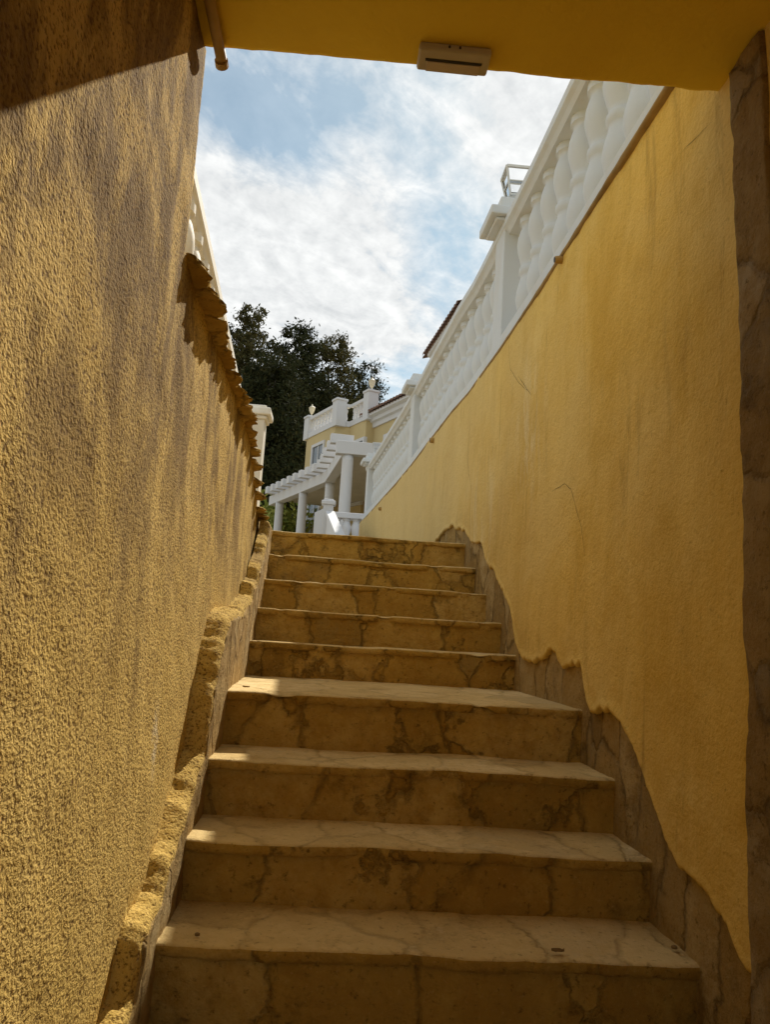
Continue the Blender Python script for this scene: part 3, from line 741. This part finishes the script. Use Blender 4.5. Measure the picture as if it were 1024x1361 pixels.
# windows
def window(p, d, nout, w, h, fr=.09, name='window'):
    """p = lower left corner on the wall, d along the wall"""
    up = Vector((0,0,1)); q = MB()
    def slab(a0, a1, z0, z1, dep0, dep1):
        P = [p+d*a0+nout*dep0, p+d*a1+nout*dep0, p+d*a1+nout*dep1, p+d*a0+nout*dep1]
        q.add([pp+up*z0 for pp in P]+[pp+up*z1 for pp in P], [(0,1,2,3),(4,5,6,7),(0,1,5,4),(1,2,6,5),(2,3,7,6),(3,0,4,7)])
    slab(-fr, 0, -fr, h+fr, -.05, .05); slab(w, w+fr, -fr, h+fr, -.05, .05); slab(0, w, h, h+fr, -.05, .05); slab(0, w, -fr, 0, -.05, .07)
    slab(w*.49, w*.51+.03, 0, h, -.02, .03); slab(0, w, h*.5-.02, h*.5+.02, -.02, .025)
    o = q.build('window', M['whitefar'], HS)
    g = MB(); P = [p+nout*.012, p+d*w+nout*.012]
    g.add([P[0], P[1], P[1]+up*h, P[0]+up*h], [(0,1,2,3)]).build('pane', M['glass'], o)
dA = (A1-A0); LA = dA.length; dA.normalize()
pz_ = A0 + dA*(LA*.30); window(Vector((pz_.x, pz_.y, ZT-2.66)), dA, nA, LA*.36, 2.2)
dC = u; c0 = B1+dC*.18; window(Vector((c0.x, c0.y, ZT-2.4)), dC, nA, .8, 1.75)
w0 = D0+uc*1.0; window(Vector((w0.x, w0.y, zE-1.75)), uc, -nc, .7, .9)
# lower storey: yellow wall under the porch with a small window
lw = atY(413, 700, A0.y); 
pz_ = A0 + dA*(LA*.12); window(Vector((pz_.x, pz_.y, TOPZ+1.6)), dA, nA, .6, 1.0)
q = D0+uc*.45; MB().obox(Vector((q.x, q.y, zE-1.55))-nc*.06, uc, .14, .12, .28).build('wall_lamp', M['ironwork'], HS)

# ------------------------------------------------------------------ porch with pergola beams
PG = thing('pergola', 'white columned porch with projecting rafter ends in front of the house', 'pergola', (-.3, 17.5, TOPZ))
ZP = EYE+3.45
p0, p1, p2 = atZ(362, 672, ZP), atZ(438, 641, ZP), atZ(463, 604, ZP)
p3 = p2 + Vector((1.5, .12, 0))
for a, c_ in ((p0, p1), (p1, p2), (p2-Vector((.25,0,0)), p3)):
    MB().bar(a+Vector((0,0,.12)), c_+Vector((0,0,.12)), .22, .26).build('beam', M['whitefar'], PG, bevel=.01)
for q in (atZ(372, 668, ZP), atZ(403.5, 655, ZP), p1+Vector((.02,.1,0)), p2+Vector((0,.05,0))):
    MB().lathe((q.x, q.y, TOPZ-.1), [(.15,0),(.15,.12),(.125,.16),(.118,1.2),(.112,ZP-TOPZ-.02),(.112,ZP-TOPZ+.09)], 20).build('column', M['whitefar'], PG, smooth=True)
d01 = (p1-p0); L01 = d01.length; d01.normalize(); in01 = Vector((-d01.y, d01.x, 0)); 
if in01.x < 0: in01 = -in01
for k in range(10):
    q = p0 + d01*(.42+k*.46)
    if (q-p0).length > L01-.1: break
    MB().bar(q-in01*.34+Vector((0,0,.35)), q+in01*.45+Vector((0,0,.35)), .19, .19).build('rafter', M['whitefar'], PG, bevel=.006)
d12 = (p2-p1); L12 = d12.length; d12.normalize(); in12 = Vector((-d12.y, d12.x, 0))
if in12.x < 0: in12 = -in12
for k in range(8):
    q = p1 + d12*(.25+k*.62)
    if (q-p1).length > L12-.1: break
    MB().bar(q-in12*.34+Vector((0,0,.35)), q+in12*.12+Vector((0,0,.35)), .17, .19).build('rafter', M['whitefar'], PG, bevel=.006)
# porch ceiling and inner wall
P = [p0+in01*.1, p1+in01*.1, p2+in12*.1, p3+Vector((0,.1,0)), p3+Vector((.9,5,0)), p0+in01*3.4+d01*.3]
b = MB(); n = len(P)
b.add([(p.x, p.y, ZP+.16) for p in P]+[(p.x, p.y, ZP+.24) for p in P], [tuple(range(n)), tuple(range(n, 2*n))]+[(k, (k+1) % n, n+(k+1) % n, n+k) for k in range(n)])
b.build('porch_ceiling', M['porch'], PG)
# balcony pot plants
def leafcloud(cen, rad, n, size, seed, squash=1.0, clumps=0, crad=.5, surf=.55):
    rnd = random.Random(seed); b = MB(); C = Vector(cen)
    cl = None
    if clumps:
        cl = []
        while len(cl) < clumps:
            v = Vector((rnd.uniform(-1,1), rnd.uniform(-1,1), rnd.uniform(-1,1)))
            if v.length > 1 or v.length < surf*rnd.random(): continue
            cl.append((v, rnd.uniform(.6, 1.25)))
    V = []; Fc = []
    for i in range(n):
        if cl:
            v, k = rnd.choice(cl)
            g = Vector((rnd.gauss(0,1), rnd.gauss(0,1), rnd.gauss(0,.8)))*(crad*k*.55)
            p = C + Vector((v.x*rad[0], v.y*rad[1], v.z*rad[2])) + g
        else:
            while True:
                v = Vector((rnd.uniform(-1,1), rnd.uniform(-1,1), rnd.uniform(-1,1)))
                if v.length <= 1: break
            p = C + Vector((v.x*rad[0], v.y*rad[1], v.z*rad[2]))
        a = Vector((rnd.gauss(0,1), rnd.gauss(0,1), rnd.gauss(0,1))).normalized(); c2 = a.orthogonal().normalized()
        s_ = size*rnd.uniform(.6, 1.4); o = len(V)
        V += [tuple(p-a*s_), tuple(p+c2*s_*.45), tuple(p+a*s_), tuple(p-c2*s_*.45)]; Fc.append((o, o+1, o+2, o+3))
    b.v = V; b.f = Fc; b.m = [0]*len(Fc)
    return b
pp = atZ(436, 633, ZP+.45)
pl = thing('potted_plant', 'small potted plant on the porch roof below the upper window', 'plant', pp)
MB().lathe(pp, [(.10,0),(.14,.22),(.15,.24)], 10).build('pot', M['tile'], pl)
leafcloud(pp+Vector((0,0,.42)), (.25,.25,.25), 150, .06, 4).build('foliage', M['leaf2'], pl, merge='keep')
# shrub below the pergola
sp = atY(378, 690, 23.0)
sh = thing('shrub', 'sunlit yellow green shrub behind the leftmost pergola columns', 'shrub', (sp.x, sp.y, TOPZ))
leafcloud((sp.x+.05, sp.y, sp.z-.7), (.8,.8,1.5), 2600, .11, 9, clumps=26, crad=.6).build('foliage', M['shrub'], sh, merge='keep')
MB().tube([(sp.x, sp.y, TOPZ-.1), (sp.x+.1, sp.y, sp.z)], [.06,.02], 6).build('stem', M['bark'], sh)

# stair parapet leading up to the porch: pier, sloping coping, low balustraded wall
PW = thing('parapet_wall', 'low white parapet with capped pier and sunlit sloping coping below the porch', 'wall', (-.2, 11, TOPZ))
YP = 11.2
t0 = atY(430, 672, YP); t1 = atY(443.5, 672, YP); zt0 = atY(437, 666, YP).z
MB().box(t0.x, t1.x, YP, YP+.16, TOPZ-.1, zt0-.05).build('pier', M['whitefar'], PW, bevel=.006)
q = MB(); q.box(t0.x-.03, t1.x+.03, YP-.03, YP+.19, zt0-.05, zt0+.01).box(t0.x, t1.x, YP, YP+.16, zt0+.01, zt0+.035)
q.build('pier_cap', M['whitefar'], PW, bevel=.012)
sA = atY(439, 679, YP-.05); sB = atY(453.5, 712, YP-1.6); sB = sA + (sB-sA)*1.5
side = Vector((1,0,0))
hw = .062
b = MB(); P = [sA-side*hw, sA+side*hw, sB+side*hw, sB-side*hw]
b.add([tuple(p) for p in P]+[(p.x, p.y, p.z-.07) for p in P], [(0,1,2,3),(4,5,6,7),(0,1,5,4),(1,2,6,5),(2,3,7,6),(3,0,4,7)])
b.build('sloping_coping', M['whitefar'], PW, bevel=.004)
b = MB(); P = [sA-side*(hw-.02), sA+side*(hw-.02), sB+side*(hw-.02), sB-side*(hw-.02)]
b.add([(p.x, p.y, p.z-.07) for p in P]+[(p.x, p.y, TOPZ-.1) for p in P], [(0,1,2,3),(4,5,6,7),(0,1,5,4),(1,2,6,5),(2,3,7,6),(3,0,4,7)])
b.build('stair_wall', M['whitefar'], PW)
lx = atY(418, 690, YP+.1)
b = MB(); P = [(t0.x+.02, YP+.02), (t0.x+.02, YP+.14), (lx.x, YP+.14), (lx.x, YP+.02)]
zz = [zt0-.10, zt0-.10, atY(418, 681, YP).z, atY(418, 681, YP).z]
b.add([(x, y_, TOPZ-.1) for x, y_ in P]+[(x, y_, z) for (x, y_), z in zip(P, zz)], [(0,1,2,3),(4,5,6,7),(0,1,5,4),(1,2,6,5),(2,3,7,6),(3,0,4,7)])
b.build('side_wall', M['whitefar'], PW)
r0 = atY(446, 684, 12.2); r1 = atY(487, 681, 12.2); zc_ = atY(462, 682.5, 12.2).z
MB().box(t1.x-.02, r1.x+.4, 12.1, 12.3, zc_-.09, zc_).build('low_handrail', M['whitefar'], PW, bevel=.01)
x = t1.x+.06
while x < r1.x+.35:
    MB().lathe((x, 12.2, zc_-.72), prof_scaled(.64, .95), 12).build('low_baluster', M['whitefar'], PW, smooth=True); x += .155
MB().box(t1.x-.02, r1.x+.4, 12.1, 12.3, TOPZ-.1, zc_-.72).build('low_plinth', M['whitefar'], PW)

# ------------------------------------------------------------------ trees behind
def tree(label, px, py_top, Y, width, mat, n, seed, leafs=.11, lobes=5, base=None, surf=.5, dens=1.0):
    """crown made of several lobes of leaf clumps round a limbed trunk"""
    rnd = random.Random(seed)
    top = atY(px, py_top, Y); gx, gz = top.x, TOPZ-.1; H = top.z-gz
    T = thing('tree', label, 'tree', (gx, Y, gz), 'dark evergreen trees behind the house')
    tk = MB(); pts = [Vector((gx+.25*N(seed, k, 0), Y+.25*N(seed, k, 5), gz+H*.9*k/8)) for k in range(9)]
    tk.tube(pts, [.32*(1-k/9.5) for k in range(9)], 9)
    b = MB()
    zb_ = gz + (.12*H if base is None else base)
    for k in range(lobes):
        t = (k+.5)/lobes; z = zb_ + (top.z-zb_)*(.10+.80*t)
        env = width*(math.sin(math.pi*min(1, .22+.68*t))**.8)
        a = rnd.uniform(0, 6.28); rr = env*rnd.uniform(.25, .55)
        for m_ in range(2 if t < .85 else 1):
            a2 = a + m_*math.pi*rnd.uniform(.8, 1.2)
            cen = Vector((gx+rr*math.cos(a2), Y+rr*math.sin(a2)*.8, z + rnd.uniform(-.3, .3)))
            if t >= .85: cen = Vector((gx+rr*.3, Y, top.z-(top.z-zb_)*.10))
            rad = (env*.72, env*.72, (top.z-zb_)/lobes*.85)
            q = leafcloud(cen, rad, int(n/lobes/1.9), leafs, rnd.random(), clumps=34, crad=env*.24, surf=surf)
            b.add(q.v, q.f)
            tk.tube([pts[min(8, int(8*(z-gz)/H*.8))], cen*.6+pts[4]*.4, cen], [.10,.06,.02], 6)
    b.build('crown', mat, T, merge='keep')
    tk.build('trunk', M['bark'], T, smooth=True)
tree('tall loose tree at far left with sky showing through its crown', 335, 407, 34, 2.2, M['leaf'], 30000, 1, .085, 8, surf=.3)
tree('dense round topped dark tree in the middle of the clump', 394, 433, 36, 3.0, M['leaf2'], 52000, 2, .09, 7)
tree('broad dark tree rising just left of the roof lamp', 440, 455, 38, 3.0, M['leaf'], 50000, 3, .09, 7)
tree('lower dark tree behind the right roof post', 482, 488, 39, 2.6, M['leaf2'], 34000, 4, .09, 6)
tree('dark tree filling the gap below the tall loose tree', 362, 470, 31, 2.7, M['leaf2'], 40000, 6, .09, 6)
tree('dark tree at the left edge half hidden by the gate post', 312, 430, 37, 2.2, M['leaf2'], 30000, 8, .085, 7, surf=.3)

# ------------------------------------------------------------------ light
sd = Vector((1.0, 3.02, 2.86)).normalized()
elev = math.asin(sd.z); az = math.atan2(sd.x, sd.y)
sun = bpy.data.lights.new('sun', 'SUN'); sun.energy = 5.0; sun.angle = R(.53); sun.color = (1.0, .93, .82)
so = bpy.data.objects.new('sun', sun); COL.objects.link(so); so.rotation_euler = (-sd).to_track_quat('-Z', 'Y').to_euler(); so.location = (0, 0, 30)
W = bpy.data.worlds.new('World'); S.world = W; W.use_nodes = True
nt = W.node_tree; bg = nt.nodes['Background']
def wn(t, **k):
    x = nt.nodes.new('ShaderNode'+t)
    for a, v in k.items(): setattr(x, a, v)
    return x
sky = wn('TexSky', sky_type='NISHITA', sun_disc=False, sun_elevation=elev, sun_rotation=az, air_density=1.0, dust_density=.3, ozone_density=1.0)
tc = wn('TexCoord'); sep = wn('SeparateXYZ'); nt.links.new(tc.outputs['Generated'], sep.inputs[0])
def wmath(op, a, b_=None):
    x = wn('Math', operation=op)
    for i, v in enumerate((a, b_)):
        if v is None: continue
        if hasattr(v, 'is_output'): nt.links.new(v, x.inputs[i])
        else: x.inputs[i].default_value = v
    return x.outputs[0]
zz = wmath('ADD', wmath('MAXIMUM', sep.outputs[2], 0.0), .12)
comb = wn('CombineXYZ'); nt.links.new(wmath('DIVIDE', sep.outputs[0], zz), comb.inputs[0]); nt.links.new(wmath('DIVIDE', sep.outputs[1], zz), comb.inputs[1])
def wmap(sc, rot=0, loc=(0,0,0)):
    m = wn('Mapping', vector_type='TEXTURE'); nt.links.new(comb.outputs[0], m.inputs[0]); m.inputs['Scale'].default_value = sc; m.inputs['Rotation'].default_value = (0,0,rot); m.inputs['Location'].default_value = loc
    return m.outputs[0]
def wnoise(v, sc, det, ro, dist=0):
    x = wn('TexNoise'); nt.links.new(v, x.inputs['Vector']); x.inputs['Scale'].default_value = sc; x.inputs['Detail'].default_value = det; x.inputs['Roughness'].default_value = ro; x.inputs['Distortion'].default_value = dist
    return x.outputs['Fac']
n1 = wnoise(wmap((2.3, 1.0, 1), R(62), (1.2, .4, 0)), 2.6, 6, .58, .5)
n2 = wnoise(wmap((1.7, 1.0, 1), R(50)), 9.0, 6, .62, .6)
n3 = wnoise(wmap((1.0, 1.5, 1), R(10)), 26.0, 5, .6, .2)
den = wmath('ADD', wmath('ADD', wmath('MULTIPLY', n1, .52), wmath('MULTIPLY', n2, .32)), wmath('MULTIPLY', n3, .16))
# named gaps of open sky (bearings in the real sky)
def gap(px, py, r0, amt):
    d = ray(px, py).normalized()
    dp = wn('VectorMath', operation='DISTANCE'); nt.links.new(tc.outputs['Generated'], dp.inputs[0]); dp.inputs[1].default_value = d
    mr = wn('MapRange', interpolation_type='SMOOTHSTEP'); nt.links.new(dp.outputs['Value'], mr.inputs[0])
    for i, v in ((1, 0.0), (2, r0), (3, amt), (4, 0.0)): mr.inputs[i].default_value = v
    return mr.outputs[0]
den = wmath('ADD', den, .022)
for px, py, r0, amt in ((330,120,.16,-.13),(400,180,.11,-.10),(575,150,.13,-.05),(600,330,.10,-.07),(470,120,.07,-.03),(350,330,.22,.16),(450,360,.16,.10),(690,140,.16,.12),(520,450,.15,.05),(540,500,.06,-.08)):
    den = wmath('ADD', den, gap(px, py, r0, amt))
rmp = wn('ValToRGB'); nt.links.new(den, rmp.inputs[0]); e = rmp.color_ramp.elements
e[0].position = .41; e[0].color = (.24,.24,.24,1); e[1].position = .60; e[1].color = (1,1,1,1)
cl2 = wn('ValToRGB'); nt.links.new(wmath('ADD', wmath('MULTIPLY', n2, .6), wmath('MULTIPLY', n3, .4)), cl2.inputs[0]); e = cl2.color_ramp.elements
e[0].position = .35; e[0].color = (6.3,6.5,6.6,1); e[1].position = .66; e[1].color = (9.2,9.3,9.2,1)
mx = wn('Mix', data_type='RGBA'); nt.links.new(rmp.outputs[0], mx.inputs[0]); tint = wn('Mix', data_type='RGBA', blend_type='MULTIPLY'); tint.inputs[0].default_value = 1; nt.links.new(sky.outputs[0], tint.inputs[6]); tint.inputs[7].default_value = (.84,1.03,.93,1); nt.links.new(tint.outputs[2], mx.inputs[6]); nt.links.new(cl2.outputs[0], mx.inputs[7])
nt.links.new(mx.outputs[2], bg.inputs['Color']); bg.inputs['Strength'].default_value = .1

S.view_settings.view_transform = 'Standard'; S.view_settings.look = 'None'; S.view_settings.exposure = .18; S.view_settings.gamma = 1
S.render.engine = 'CYCLES'; S.cycles.max_bounces = 10; S.cycles.diffuse_bounces = 6; S.cycles.use_denoising = True
S.cycles.caustics_reflective = False; S.cycles.caustics_refractive = False
